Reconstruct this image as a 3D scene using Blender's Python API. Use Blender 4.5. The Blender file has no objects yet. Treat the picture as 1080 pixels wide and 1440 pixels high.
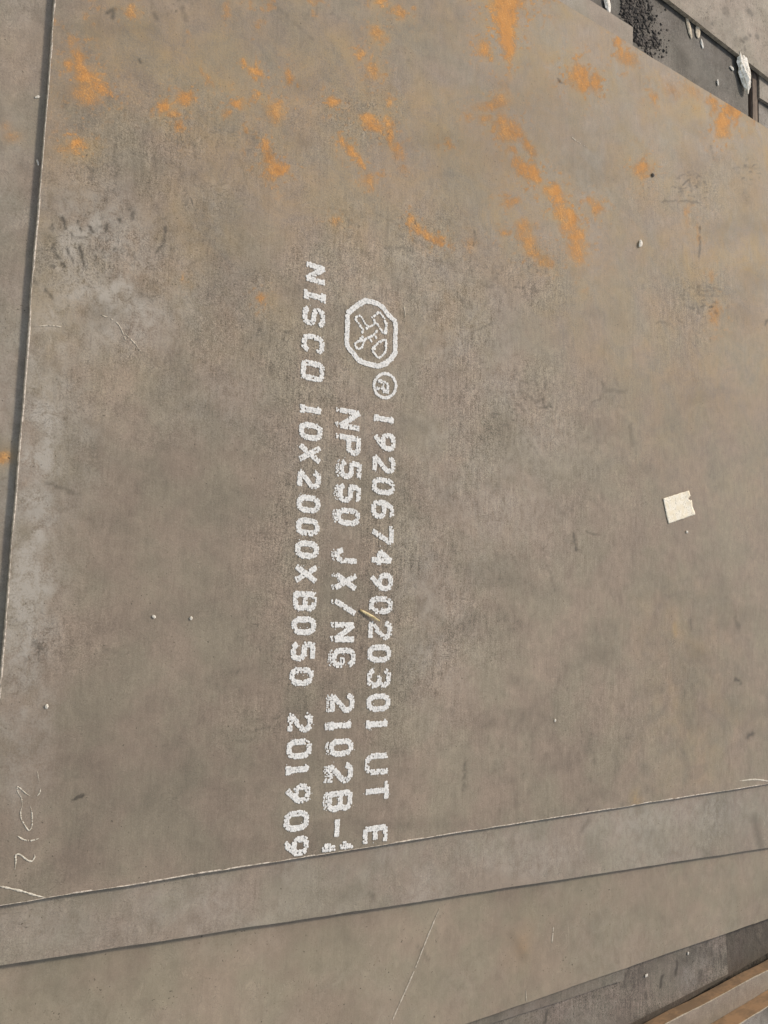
import bpy, bmesh, math, random
import numpy as np
from mathutils import Matrix, Vector

# ------------------------------------------------------------------ camera / light / exposure
SC = bpy.context.scene
H = 1.4496                                   # height of the lens above the top plate (m)
FPX = 1237.7                                 # focal length in photo pixels (1080 x 1440)
R = np.array([[0.81060767, 0.03396386, 0.58378657],
              [0.09005011, -0.9935578, -0.06768425],
              [0.57780982, 0.10770797, -0.80844402]])   # world -> lens axes (right, down, forward)
cam_d = bpy.data.cameras.new('camera')
cam = bpy.data.objects.new('camera', cam_d)
SC.collection.objects.link(cam)
M4 = Matrix.Identity(4)
for i in range(3):
    M4[i][0] = R[0][i]; M4[i][1] = -R[1][i]; M4[i][2] = -R[2][i]
M4[2][3] = H
cam.matrix_world = M4
cam_d.sensor_fit = 'VERTICAL'
cam_d.sensor_height = 36.0
cam_d.lens = 36.0 * FPX / 1440.0
cam_d.clip_start = 0.05
cam_d.clip_end = 200
SC.camera = cam

SUN_AZ = math.atan2(0.80, 0.60)              # from +Y towards +X
SUN_EL = math.radians(39)
world = bpy.data.worlds.new('World'); SC.world = world; world.use_nodes = True
wn = world.node_tree.nodes; wl = world.node_tree.links
sky = wn.new('ShaderNodeTexSky'); sky.sky_type = 'NISHITA'; sky.sun_disc = False
sky.sun_elevation = SUN_EL; sky.sun_rotation = SUN_AZ
sky.dust_density = 0.5; sky.air_density = 1.0; sky.ozone_density = 0.0
haze_tint = wn.new('ShaderNodeMix'); haze_tint.data_type = 'RGBA'; haze_tint.blend_type = 'MULTIPLY'
haze_tint.inputs[0].default_value = 1.0; haze_tint.inputs[7].default_value = (1.0, 0.755, 0.550, 1)   # milky, dusty yard sky
wl.new(sky.outputs[0], haze_tint.inputs[6]); wl.new(haze_tint.outputs[2], wn['Background'].inputs[0])
wn['Background'].inputs[1].default_value = 0.15
sd = bpy.data.lights.new('sun', 'SUN'); sd.energy = 1.1; sd.angle = math.radians(8.0); sd.color = (1.0, 0.90, 0.76)
sun = bpy.data.objects.new('sun', sd); SC.collection.objects.link(sun)
to_sun = Vector((math.sin(SUN_AZ)*math.cos(SUN_EL), math.cos(SUN_AZ)*math.cos(SUN_EL), math.sin(SUN_EL)))
sun.rotation_euler = to_sun.to_track_quat('Z', 'Y').to_euler()
sun.location = to_sun * 10
SC.view_settings.view_transform = 'Standard'
SC.view_settings.look = 'None'
SC.view_settings.exposure = 1.37
SC.view_settings.gamma = 1.0
SC.view_settings.use_curve_mapping = False

rng = np.random.default_rng(7)
random.seed(7)

# ------------------------------------------------------------------ measuring: photo pixel <-> place
def w(u, v, z=0.0):
    """point of the horizontal plane z that photo pixel (u, v) was measured at"""
    u = np.asarray(u, float); v = np.asarray(v, float)
    d = np.stack([(u-540)/FPX, (v-720)/FPX, np.ones_like(u)], -1)
    q = d @ R
    t = (z - H) / q[..., 2]
    p = q * t[..., None]
    p[..., 2] += H
    return p
def px(P):
    q = (np.asarray(P, float) - np.array([0, 0, H])) @ R.T
    return 540 + FPX*q[..., 0]/q[..., 2], 720 + FPX*q[..., 1]/q[..., 2]

# ------------------------------------------------------------------ object helpers
def link(o, parent=None):
    SC.collection.objects.link(o)
    if parent: o.parent = parent
    return o
def tag(o, label=None, cat=None, group=None, kind=None):
    if label: o['label'] = label
    if cat: o['category'] = cat
    if group: o['group'] = group
    if kind: o['kind'] = kind
    return o
def mesh_obj(name, verts, faces, mat, parent=None, smooth=False):
    m = bpy.data.meshes.new(name)
    m.from_pydata([tuple(map(float, v)) for v in verts], [], [tuple(map(int, f)) for f in faces])
    m.validate(); m.update()
    if smooth:
        m.polygons.foreach_set('use_smooth', [True]*len(m.polygons))
    if mat: m.materials.append(mat)
    return link(bpy.data.objects.new(name, m), parent)

def vnoise(x, y, seed):
    """smooth value noise, 0..1"""
    r = np.random.default_rng(seed); T = r.random((256, 256))
    xi = np.floor(x).astype(int); yi = np.floor(y).astype(int)
    fx = x-xi; fy = y-yi
    fx = fx*fx*(3-2*fx); fy = fy*fy*(3-2*fy)
    a = T[xi % 256, yi % 256]; b = T[(xi+1) % 256, yi % 256]
    c = T[xi % 256, (yi+1) % 256]; d = T[(xi+1) % 256, (yi+1) % 256]
    return (a*(1-fx)+b*fx)*(1-fy)+(c*(1-fx)+d*fx)*fy
def fbm(x, y, seed, oct=4):
    s = 0; a = 0.5; t = 0
    for i in range(oct):
        s = s + a*vnoise(x*2**i, y*2**i, seed+i); t += a; a *= 0.55
    return s/t

# ------------------------------------------------------------------ materials
def nt(name):
    m = bpy.data.materials.new(name); m.use_nodes = True
    return m, m.node_tree.nodes, m.node_tree.links, m.node_tree.nodes['Principled BSDF']
class G:
    """tiny node-graph helper"""
    def __init__(s, nodes, links): s.n = nodes; s.l = links
    def put(s, sock, v):
        if hasattr(v, 'is_output'): s.l.new(v, sock)
        else: sock.default_value = v
    def math(s, op, a, b=0.0, c=None, clamp=False):
        k = s.n.new('ShaderNodeMath'); k.operation = op; k.use_clamp = clamp
        s.put(k.inputs[0], a); s.put(k.inputs[1], b)
        if c is not None: s.put(k.inputs[2], c)
        return k.outputs[0]
    def mix(s, f, a, b, mode='MIX'):
        k = s.n.new('ShaderNodeMix'); k.data_type = 'RGBA'; k.blend_type = mode
        s.put(k.inputs[0], f); s.put(k.inputs[6], a); s.put(k.inputs[7], b)
        return k.outputs[2]
    def ramp(s, f, a, b):
        k = s.n.new('ShaderNodeMapRange'); k.interpolation_type = 'SMOOTHSTEP'
        s.put(k.inputs[0], f); k.inputs[1].default_value = a; k.inputs[2].default_value = b
        return k.outputs[0]
    def attr(s, name):
        k = s.n.new('ShaderNodeAttribute'); k.attribute_name = name
        return k.outputs['Fac']
    def coord(s, scale=(1, 1, 1), loc=(0, 0, 0)):
        t = s.n.new('ShaderNodeTexCoord'); m = s.n.new('ShaderNodeMapping')
        m.inputs['Scale'].default_value = scale; m.inputs['Location'].default_value = loc
        s.l.new(t.outputs['Object'], m.inputs[0]); return m.outputs[0]
    def noise(s, vec, scale, detail=4, rough=0.55, dist=0.0):
        k = s.n.new('ShaderNodeTexNoise'); s.l.new(vec, k.inputs['Vector'])
        k.inputs['Scale'].default_value = scale; k.inputs['Detail'].default_value = detail
        k.inputs['Roughness'].default_value = rough; k.inputs['Distortion'].default_value = dist
        return k.outputs['Fac']

def steel_material(name, base=(0.20, 0.168, 0.128), seed=0.0, dirt=0.5, rough=0.66, grainy=1.0):
    m, n, l, bs = nt(name); g = G(n, l)
    off = (seed*3.1, seed*1.7, seed)
    co = g.coord((1, 1, 1), off)
    st = g.coord((1.0, 0.09, 1.0), off)          # rolling direction runs along the print
    dg = g.coord((1.0, 0.75, 1.0), off)
    big = g.noise(co, 2.3, 3); mid = g.noise(co, 10, 6, 0.66, 0.8); sm = g.noise(dg, 48, 5, 0.68, 0.5)
    fine = g.noise(co, 300, 3, 0.7); spk = g.noise(co, 560, 2, 0.6); streak = g.noise(st, 210, 4, 0.65)
    b = np.array(base)
    pink = tuple(b*np.array([1.035, 0.985, 0.98]))+(1,); green = tuple(b*np.array([0.965, 0.99, 0.955]))+(1,)
    c = g.mix(g.ramp(g.noise(co, 7, 4, 0.6), 0.36, 0.64), green, pink)
    gr = g.math('MULTIPLY', g.math('ADD', g.math('MULTIPLY', g.attr('grain'), 1.5), 0.42), grainy)
    dev = lambda f, k: g.math('MULTIPLY', g.math('SUBTRACT', f, 0.5), k)
    v = g.math('ADD', dev(big, 0.55), 1.0)
    v = g.math('ADD', v, dev(mid, 0.8 if grainy > 0.6 else 0.5))
    wr = g.noise(co, 95, 5, 0.72, 2.4)
    v = g.math('ADD', v, g.math('MULTIPLY', dev(sm, 1.15), g.math('ADD', g.math('MULTIPLY', gr, 0.6), 0.30)))
    v = g.math('ADD', v, g.math('MULTIPLY', dev(wr, 1.5), g.math('SUBTRACT', gr, 0.22)))
    sp = g.math('ADD', g.math('ADD', dev(fine, 1.35), dev(streak, 1.0)), dev(spk, 1.5))
    v = g.math('ADD', v, g.math('MULTIPLY', sp, gr))
    v = g.math('MAXIMUM', v, 0.35)
    hs = n.new('ShaderNodeHueSaturation'); l.new(v, hs.inputs['Value']); l.new(c, hs.inputs['Color'])
    c = hs.outputs['Color']
    # pale bluish scale, flaked; down the top plate's left edge a painted sheen
    pale = g.math('MULTIPLY', g.attr('pale'), g.ramp(g.math('ADD', sm, g.math('MULTIPLY', fine, 0.6)), 0.55, 1.0), clamp=True)
    c = g.mix(pale, c, tuple(b*np.array([1.50, 1.64, 1.82]))+(1,))
    # ochre haze of thin rust
    och = g.math('MULTIPLY', g.attr('ochre'), g.ramp(g.math('ADD', mid, dev(fine, 0.7)), 0.25, 0.75), clamp=True)
    c = g.mix(och, c, (0.335, 0.225, 0.095, 1))
    # rust: measured fields broken up by fine noise
    rf = g.math('MINIMUM', g.attr('rust'), 0.92)
    rt = n.new('ShaderNodeMapping'); rt.vector_type = 'TEXTURE'; rt.inputs['Rotation'].default_value = (0, 0, math.radians(-62)); rt.inputs['Scale'].default_value = (4.0, 1, 1)
    l.new(co, rt.inputs[0]); drag = g.noise(rt.outputs[0], 95, 5, 0.7, 0.4)
    brk = g.math('ADD', g.math('ADD', g.math('ADD', dev(g.noise(co, 58, 7, 0.78, 1.2), 1.5), dev(drag, 0.9)), dev(fine, 1.2)), dev(spk, 0.8))
    rin = g.math('ADD', rf, g.math('MULTIPLY', brk, g.math('MINIMUM', g.math('MULTIPLY', rf, 2.4), 1.0)))
    rm = g.ramp(rin, 0.18, 1.05)
    rc = g.mix(g.ramp(rin, 0.35, 0.80), (0.25, 0.130, 0.050, 1), (0.46, 0.215, 0.062, 1))
    rc = g.mix(g.ramp(g.math('ADD', g.math('ADD', fine, dev(drag, 0.7)), dev(mid, 0.8)), 0.46, 0.78), rc, (0.62, 0.34, 0.125, 1))
    c = g.mix(g.math('MULTIPLY', g.ramp(g.math('ADD', rf, g.math('MULTIPLY', dev(sm, 0.5), g.math('MINIMUM', g.math('MULTIPLY', rf, 4.0), 1.0))), 0.02, 0.75), 0.62), c, (0.34, 0.195, 0.080, 1))
    rc = g.mix(g.math('MULTIPLY', g.ramp(g.noise(co, 30, 5, 0.7, 1.0), 0.50, 0.66), 0.6), rc, (0.235, 0.125, 0.052, 1))
    c = g.mix(g.math('MULTIPLY', rm, g.math('ADD', g.math('MULTIPLY', rf, 0.55), 0.40), clamp=True), c, rc)
    # hair-thin scuffs and smears: level lines of a warped noise, kept to the trodden areas
    def veins(scale, seed_vec, wdt, dist):
        q = g.noise(seed_vec, scale, 3, 0.55, dist)
        return g.math('SUBTRACT', 1.0, g.ramp(g.math('ABSOLUTE', g.math('SUBTRACT', q, 0.5)), 0.0, wdt))
    msk = g.ramp(g.math('ADD', g.math('MULTIPLY', g.attr('grain'), 0.45), g.noise(co, 5.5, 3, 0.6)), 0.46, 0.80)
    ve = g.math('MULTIPLY', g.math('MAXIMUM', veins(15, co, 0.014, 2.2), g.math('MULTIPLY', veins(34, dg, 0.022, 1.4), 0.7)), g.math('MULTIPLY', msk, g.ramp(sm, 0.40, 0.62)))
    c = g.mix(g.math('MULTIPLY', ve, 0.62*min(1.2, grainy+0.2)), c, (0.06, 0.052, 0.042, 1))
    vl = g.math('MULTIPLY', veins(11, g.coord((1, 1, 1), (off[0]+5, off[1]+9, off[2])), 0.010, 1.6), g.math('MULTIPLY', msk, g.ramp(sm, 0.42, 0.62)))
    c = g.mix(g.math('MULTIPLY', vl, 0.35), c, tuple(b*1.75)+(1,))
    # tread marks, oil, broad darker patches
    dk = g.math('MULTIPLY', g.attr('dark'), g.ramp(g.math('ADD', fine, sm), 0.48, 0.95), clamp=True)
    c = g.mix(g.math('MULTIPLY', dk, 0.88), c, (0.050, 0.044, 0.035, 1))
    # stray pits
    pit = g.ramp(g.math('ADD', g.noise(co, 190, 2, 0.5), dev(mid, 0.4)), 0.735-0.06*dirt, 0.80-0.06*dirt)
    c = g.mix(g.math('MULTIPLY', pit, 0.75), c, (0.05, 0.042, 0.033, 1))
    l.new(c, bs.inputs['Base Color'])
    rr = g.math('ADD', dev(mid, 0.45), rough)
    rr = g.math('ADD', rr, g.math('MULTIPLY', rm, 0.3), clamp=True)
    l.new(rr, bs.inputs['Roughness'])
    bs.inputs['Specular IOR Level'].default_value = 0.25
    bp = n.new('ShaderNodeBump'); bp.inputs['Strength'].default_value = 0.4; bp.inputs['Distance'].default_value = 0.0014
    hgt = g.math('ADD', g.math('MULTIPLY', fine, g.math('ADD', g.math('MULTIPLY', gr, 0.6), 0.15)), g.math('ADD', g.math('MULTIPLY', sm, 0.9), g.math('MULTIPLY', rm, 0.5)))
    hgt = g.math('SUBTRACT', hgt, g.math('MULTIPLY', ve, 0.5))
    l.new(hgt, bp.inputs['Height']); l.new(bp.outputs[0], bs.inputs['Normal'])
    return m

def plain_material(name, a, b, scale=60, rough=0.7, bump=0.3, stretch=(1, 1, 1), lo=0.35, hi=0.65, dist=0.001, spec=0.4):
    m, n, l, bs = nt(name); g = G(n, l)
    co = g.coord(stretch)
    f = g.noise(co, scale, 5, 0.62, 0.3); f2 = g.noise(co, scale*6, 3, 0.6)
    c = g.mix(g.ramp(g.math('ADD', f, g.math('MULTIPLY', g.math('SUBTRACT', f2, 0.5), 0.5)), lo, hi), tuple(a)+(1,), tuple(b)+(1,))
    l.new(c, bs.inputs['Base Color']); bs.inputs['Roughness'].default_value = rough
    bs.inputs['Specular IOR Level'].default_value = spec
    bp = n.new('ShaderNodeBump'); bp.inputs['Strength'].default_value = bump; bp.inputs['Distance'].default_value = dist
    l.new(g.math('ADD', f, g.math('MULTIPLY', f2, 0.5)), bp.inputs['Height']); l.new(bp.outputs[0], bs.inputs['Normal'])
    return m

TOP = steel_material('mill_scale_steel', (0.202, 0.170, 0.132), 0.0)
SECOND = steel_material('mill_scale_steel_clean', (0.212, 0.182, 0.144), 1.3, grainy=0.42)
THIRD = steel_material('mill_scale_steel_tan', (0.214, 0.180, 0.135), 2.6, grainy=0.34)
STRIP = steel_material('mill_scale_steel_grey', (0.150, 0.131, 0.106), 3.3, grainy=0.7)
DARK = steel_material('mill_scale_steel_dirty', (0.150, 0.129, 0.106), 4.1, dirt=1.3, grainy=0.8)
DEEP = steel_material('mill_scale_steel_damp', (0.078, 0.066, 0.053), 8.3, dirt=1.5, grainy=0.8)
DARKER = steel_material('mill_scale_steel_sooty', (0.076, 0.069, 0.058), 5.7, dirt=1.6, grainy=0.9)
UPPER = steel_material('mill_scale_steel_spotted', (0.195, 0.166, 0.132), 6.9, dirt=2.0, grainy=0.6)
EDGE = plain_material('bare_cut_steel', (0.22, 0.19, 0.155), (0.56, 0.50, 0.425), 110, 0.42, 0.5)
SIDE = plain_material('plate_side', (0.13, 0.108, 0.084), (0.26, 0.215, 0.165), 90, 0.7, 0.5)
RUSTY = plain_material('rusty_cut_side', (0.150, 0.098, 0.058), (0.235, 0.145, 0.080), 22, 0.8, 0.6, (0.6, 1, 1))
PAINT = plain_material('marking_paint', (0.37, 0.37, 0.355), (0.64, 0.64, 0.62), 220, 0.75, 0.4, lo=0.30, hi=0.55)
CHALK = plain_material('chalk', (0.36, 0.33, 0.27), (0.62, 0.58, 0.49), 300, 0.9, 0.3)
SCRATCH = plain_material('bare_scratch', (0.27, 0.235, 0.185), (0.46, 0.41, 0.33), 200, 0.5, 0.2)
STONE = plain_material('white_stone', (0.42, 0.39, 0.33), (0.82, 0.79, 0.72), 75, 0.85, 0.6)
TANSTONE = plain_material('tan_stone', (0.36, 0.30, 0.215), (0.60, 0.52, 0.40), 160, 0.85, 0.6)
BLACKSTONE = plain_material('black_cinder', (0.014, 0.012, 0.010), (0.075, 0.062, 0.052), 90, 0.8, 0.6)
STRAW = plain_material('dry_straw', (0.30, 0.22, 0.10), (0.66, 0.56, 0.32), 60, 0.6, 0.3, (1, 1, 1))
WOOD = plain_material('weathered_timber', (0.085, 0.062, 0.045), (0.19, 0.145, 0.108), 55, 0.85, 0.7, (1, 0.12, 1))
GROUND = plain_material('yard_dirt', (0.030, 0.026, 0.021), (0.085, 0.072, 0.056), 24, 0.95, 0.8, dist=0.01)

def paper_material():
    m, n, l, bs = nt('dirty_paper'); g = G(n, l)
    co = g.coord()
    f = g.noise(co, 70, 4, 0.6, 0.5); f2 = g.noise(co, 260, 3, 0.6)
    c = g.mix(g.ramp(f, 0.40, 0.62), (0.66, 0.60, 0.47, 1), (0.74, 0.70, 0.60, 1))
    spot = g.ramp(g.math('ADD', f2, g.math('MULTIPLY', f, 0.6)), 0.83, 1.02)
    c = g.mix(g.math('MULTIPLY', spot, 0.7), c, (0.30, 0.27, 0.20, 1))
    l.new(c, bs.inputs['Base Color']); bs.inputs['Roughness'].default_value = 0.9
    bs.inputs['Specular IOR Level'].default_value = 0.2
    return m
PAPER = paper_material()

# ------------------------------------------------------------------ ground
g_o = mesh_obj('ground', [(-6, -8, -0.0705), (14, -8, -0.0705), (14, 10, -0.0705), (-6, 10, -0.0705)], [(0, 1, 2, 3)], GROUND)
tag(g_o, kind='structure')

# ------------------------------------------------------------------ plates
EDGES = {}
def plate(name, x0, x1, y0, y1, z, th, mat, rot=0.0, piv=None, fine=None, step=0.012, side=SIDE, wob=0.0006, fields=None, seed=1):
    """rolled plate with a gridded top face; fine=(xa, xb, ya, yb, step) is meshed closely"""
    def axis(a, b, fa, fb, s):
        c = list(np.linspace(fa, fb, max(2, int((fb-fa)/s)+1)))
        x = fa; d = s; left = []
        while x - d*1.35 > a: d *= 1.35; x -= d; left.append(x)
        if fa > a: left.append(a)
        x = fb; d = s; right = []
        while x + d*1.35 < b: d *= 1.35; x += d; right.append(x)
        if fb < b: right.append(b)
        return np.array(left[::-1]+c+right)
    fa, fb, ga, gb, s = fine if fine else (x0, x1, y0, y1, step)
    fa, fb = max(fa, x0), min(fb, x1); ga, gb = max(ga, y0), min(gb, y1)
    xs = axis(x0, x1, fa, fb, s); ys = axis(y0, y1, ga, gb, s)
    nx, ny = len(xs), len(ys)
    Xg, Yg = np.meshgrid(xs, ys, indexing='ij')
    P = np.stack([Xg, Yg, np.zeros_like(Xg)], -1)
    # sheared edges are never dead straight
    eb = np.exp(-(Yg-y0)/0.01); et = np.exp(-(y1-Yg)/0.01); el = np.exp(-(Xg-x0)/0.01); er = np.exp(-(x1-Xg)/0.01)
    jag = lambda t, sd: (fbm(t*9, t*0+3.3, sd, 5)-0.5)*wob*6
    P[..., 1] += eb*jag(Xg, seed+11)+et*jag(Xg, seed+12); P[..., 0] += el*jag(Yg, seed+13)+er*jag(Yg, seed+14)
    P[..., 2] += (fbm(Xg*2.3, Yg*2.3, seed+5, 3)-0.5)*0.0006*(1-np.maximum.reduce([eb, et, el, er]))
    if rot:
        c, sn = math.cos(rot), math.sin(rot); px_, py_ = piv
        dx = P[..., 0]-px_; dy = P[..., 1]-py_
        P[..., 0] = px_+c*dx-sn*dy; P[..., 1] = py_+sn*dx+c*dy
    P[..., 2] += z
    top = P.reshape(-1, 3)
    idx = np.arange(nx*ny).reshape(nx, ny)
    q = np.stack([idx[:-1, :-1], idx[1:, :-1], idx[1:, 1:], idx[:-1, 1:]], -1).reshape(-1, 4)
    ring = np.concatenate([idx[:, 0], idx[-1, 1:], idx[-2::-1, -1], idx[0, -2:0:-1]])
    lowr = top[ring].copy(); rim = top[ring].copy()
    lowr[:, 2] = z-th
    k0 = nx*ny; k1 = k0+len(ring)
    a = np.arange(len(ring)); b = (a+1) % len(ring)
    sides = np.stack([k0+a, k1+a, k1+b, k0+b], -1)
    allv = np.concatenate([top, rim, lowr]); allq = np.concatenate([q, sides])
    me = bpy.data.meshes.new(name)
    me.vertices.add(len(allv)); me.vertices.foreach_set('co', allv.astype(np.float32).ravel())
    me.loops.add(allq.size); me.loops.foreach_set('vertex_index', allq.astype(np.int32).ravel())
    me.polygons.add(len(allq)); me.polygons.foreach_set('loop_start', np.arange(0, allq.size, 4, dtype=np.int32))
    me.materials.append(mat); me.materials.append(side)
    mi = np.zeros(len(allq), np.int32); mi[len(q):] = 1
    me.polygons.foreach_set('material_index', mi)
    sm = np.ones(len(allq), bool); sm[len(q):] = False
    me.polygons.foreach_set('use_smooth', sm)
    me.update(calc_edges=True)
    if fields:
        U, V = px(top)
        for kname, arr in fields(U, V, top).items():
            at = me.attributes.new(kname, 'FLOAT', 'POINT')
            full = np.zeros(len(allv), np.float32); full[:len(top)] = np.clip(arr, 0, 1.5)
            at.data.foreach_set('value', full)
    o = link(bpy.data.objects.new(name, me))
    EDGES[o.name] = dict(near=P[:, 0].copy(), far=P[:, -1].copy(), left=P[0].copy(), right=P[-1].copy(), z=z)
    return o

def blob(F, U, V, x, y, rx, ry, rot, s, p=1.0):
    c, sn = math.cos(math.radians(rot)), math.sin(math.radians(rot))
    k = (np.abs(U-x) < 4*max(rx, ry)) & (np.abs(V-y) < 4*max(rx, ry))
    du = U[k]-x; dv = V[k]-y
    a = (c*du+sn*dv)/rx; b = (-sn*du+c*dv)/ry
    F[k] = np.maximum(F[k], s*np.exp(-0.5*((a*a+b*b)*1.1)**p))
def seg(F, U, V, pts, r, s):
    for (x1, y1), (x2, y2) in zip(pts[:-1], pts[1:]):
        k = (U > min(x1, x2)-4*r) & (U < max(x1, x2)+4*r) & (V > min(y1, y2)-4*r) & (V < max(y1, y2)+4*r)
        u = U[k]; v = V[k]
        L2 = (x2-x1)**2+(y2-y1)**2+1e-9
        t = np.clip(((u-x1)*(x2-x1)+(v-y1)*(y2-y1))/L2, 0, 1)
        d = np.hypot(u-x1-t*(x2-x1), v-y1-t*(y2-y1))
        F[k] = np.maximum(F[k], s*np.exp(-(d/r)**2))

RUST = [  # x, y, rx, ry, rotation, strength (measured in the photograph, laid on the plate)
 (184,17,8,9,0,.75),(320,15,5,11,0,.6),(110,76,6,10,-20,.85),(96,89,7,8,0,.85),(112,92,8,16,-15,.9),(120,107,14,13,30,.95),(138,120,20,8,35,.95),(124,128,20,18,0,.75),(147,127,8,7,20,.9),
 (260,137,10,8,0,.95),(231,150,7,8,20,.95),(244,159,8,5,0,.8),(252,178,5,9,0,.85),(283,100,5,5,0,.6),(292,110,12,4,55,.6),(298,118,5,6,0,.5),(345,89,7,4,40,.85),(360,102,10,6,35,.95),(407,107,5,9,-20,.9),
 (364,133,7,6,0,.85),(334,144,10,5,10,.9),(318,159,8,6,0,.7),(386,156,13,14,0,.7),(390,146,8,6,0,.7),(344,181,4,4,0,.7),(342,215,4,8,0,.45),(373,205,5,12,-10,.8),(382,226,8,16,-20,.9),(388,238,14,8,10,.95),(396,240,6,6,0,.95),(378,250,7,9,0,.6),
 (108,203,11,8,0,.95),(100,208,16,8,0,.55),(368,420,6,8,0,.7),(260,390,3,7,0,.5),(325,118,4,6,0,.45),
 (535,2,9,4,0,.9),(562,15,6,9,-30,.85),(530,48,8,11,-20,.75),(540,56,5,6,0,.5),(507,77,6,7,0,.8),(525,100,8,11,-15,.85),(468,143,10,7,-10,.9),(548,143,5,6,0,.75),(520,168,10,6,10,.95),(528,178,12,7,20,.9),(547,172,6,6,0,.9),(550,190,5,14,-15,.85),(560,207,7,8,0,.75),(563,216,9,8,0,.6),
 (483,201,4,9,-10,.9),(496,214,5,12,-25,.95),(507,229,4,7,-25,.9),(518,255,10,11,0,.65),(523,262,4,8,0,.6),(401,237,4,7,0,.8),(567,238,8,6,0,.55),(471,310,7,6,0,.7),(535,245,8,3,0,.6),
 (680,68,8,12,-20,.9),(693,147,22,8,-10,.7),(702,140,10,8,0,.7),(683,167,10,6,0,.7),(658,163,6,5,0,.7),(705,170,9,14,0,.8),(714,182,14,14,20,.85),(726,190,7,10,0,.85),(743,205,5,14,-30,.85),(722,212,9,5,35,.75),(727,228,7,10,-10,.85),(735,238,9,8,10,.9),(748,242,9,10,0,1.1),(754,252,6,10,-20,.95),
 (720,283,12,6,-10,.75),(712,288,9,5,0,.6),(630,202,5,6,0,.7),(578,309,4,8,0,.85),(588,322,9,5,35,.9),(600,329,10,5,20,.9),(615,337,8,6,20,.95),(619,343,5,5,0,.8),(662,343,4,10,0,.5),
 (710,327,7,6,0,.75),(735,322,10,14,0,.72),(742,340,10,14,-30,.8),(750,356,11,8,20,.72),(765,366,9,7,0,.65),(773,372,7,6,0,.65),(823,407,5,5,0,.4),
 (815,107,12,15,-20,1.1),(822,120,8,9,0,1.0),(837,118,7,12,0,1.05),(838,108,3,8,0,.8),
 (779,269,9,9,0,1.15),(786,280,9,8,0,1.0),(790,298,10,12,-25,.9),(804,305,7,14,-20,1.15),(800,318,12,11,0,.85),(810,330,10,12,-20,.9),(812,350,12,14,0,.8),(816,362,6,7,0,.75),
 (832,284,6,7,0,.7),(840,292,7,9,-20,.85),(903,236,9,11,-10,.9),(908,246,5,6,0,.7),(919,137,5,12,-10,.7),
 (1000,142,7,8,0,.85),(1003,152,6,9,0,.75),(1029,152,11,10,0,1.3),(1036,157,6,6,0,1.1),(1017,170,7,14,10,1.2),(1015,184,9,11,0,.85),(1034,171,3,9,0,.9),(1060,168,4,6,0,.5),
 (870,58,6,9,-20,.85),(873,72,5,12,0,.9),(883,80,11,9,0,.8),(892,86,6,6,0,.6),(967,298,4,16,0,.5),(983,330,2.5,14,0,.5),(1006,440,8,16,0,.6),(1002,388,5,9,0,.5),(947,125,20,9,30,.45),(975,128,20,8,30,.5),
 (713,2,17,16,0,1.5),(712,22,13,18,3,1.5),(713,45,9,20,3,1.4),(716,66,7,16,0,1.1),(717,82,4.5,12,0,.75),(716,100,4,14,0,.45),(714,125,5,16,0,.4),
]
OCHRE = [(125,130,30,36,0,.6),(110,190,20,16,0,.35),(150,40,22,40,0,.3),(390,150,30,40,0,.3),(540,100,30,70,0,.25),(540,200,40,40,0,.35),(690,150,30,30,0,.4),(730,290,55,60,-20,.55),(760,350,60,35,20,.5),(800,310,30,50,-15,.45),
 (880,80,50,40,30,.45),(960,140,70,30,30,.55),(1030,160,40,40,0,.5),(940,230,90,80,0,.32),(1010,300,90,120,0,.30),(990,420,60,70,0,.38),(900,330,80,70,0,.28),(820,110,40,40,0,.3),(720,40,40,60,0,.25),(300,120,90,50,0,.16),(200,60,120,60,0,.15),(970,1010,60,80,0,.15),(950,900,50,60,0,.14),(650,150,60,60,0,.16),
 (1080,470,40,80,0,.28),(860,200,60,80,0,.2),(895,1128,6,14,0,.5),(948,887,4,10,0,.5)]
PALE = [(110,330,62,50,0,1.1),(150,410,76,54,20,1.0),(230,420,50,60,0,.35),(70,470,30,70,0,.9),(60,600,26,90,4,1.0),(45,720,26,90,4,1.1),(38,850,30,90,4,1.0),(30,980,30,70,4,.7),(90,600,40,120,4,.4),(30,1080,26,50,0,.45),(300,290,50,40,0,.25),(340,400,40,60,0,.2),  # the run down the left edge puts a blue-grey sheen into the colour
 (620,420,50,60,0,.35),(660,480,50,70,0,.4),(590,360,40,30,0,.3),(610,900,40,70,0,.35),(590,830,30,90,0,.35),(640,640,60,70,0,.3),(760,600,60,50,0,.3),(700,560,30,40,0,.35),(820,280,40,60,0,.2),(520,400,60,50,0,.2),(440,640,40,120,0,.2),(510,560,60,60,0,.2),(700,700,70,80,0,.25),(650,780,50,60,0,.2),(320,560,70,40,0,.25)]
GRAIN = [(150,350,90,90,0,1),(230,230,110,60,0,.7),(300,460,90,90,0,.55),(440,560,80,200,0,.8),(480,380,140,60,0,.8),(600,480,120,130,0,1),(620,360,70,50,0,1),(560,820,70,160,0,1),(620,900,60,90,0,.8),(700,580,90,90,0,1),(720,680,110,80,0,.7),(420,750,60,220,0,.8),(740,400,50,40,0,.9),(980,430,60,60,0,.7),(970,255,60,50,0,.7),(500,180,80,60,0,.4),(370,1000,80,80,0,.3),(880,980,80,80,0,.25),(160,520,90,90,0,.6),(60,900,60,60,0,.5)]
def S(pts, ox, oy, k): return [(ox+x/k, oy+y/k) for x, y in pts]
a5 = lambda *p: S(p, 40, 280, 5.4)
a49 = lambda *p: S(p, 680, 500, 4.909)
a67 = lambda *p: S(p, 920, 380, 6.75)
a25 = lambda *p: S(p, 660, 100, 2.571)
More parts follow.
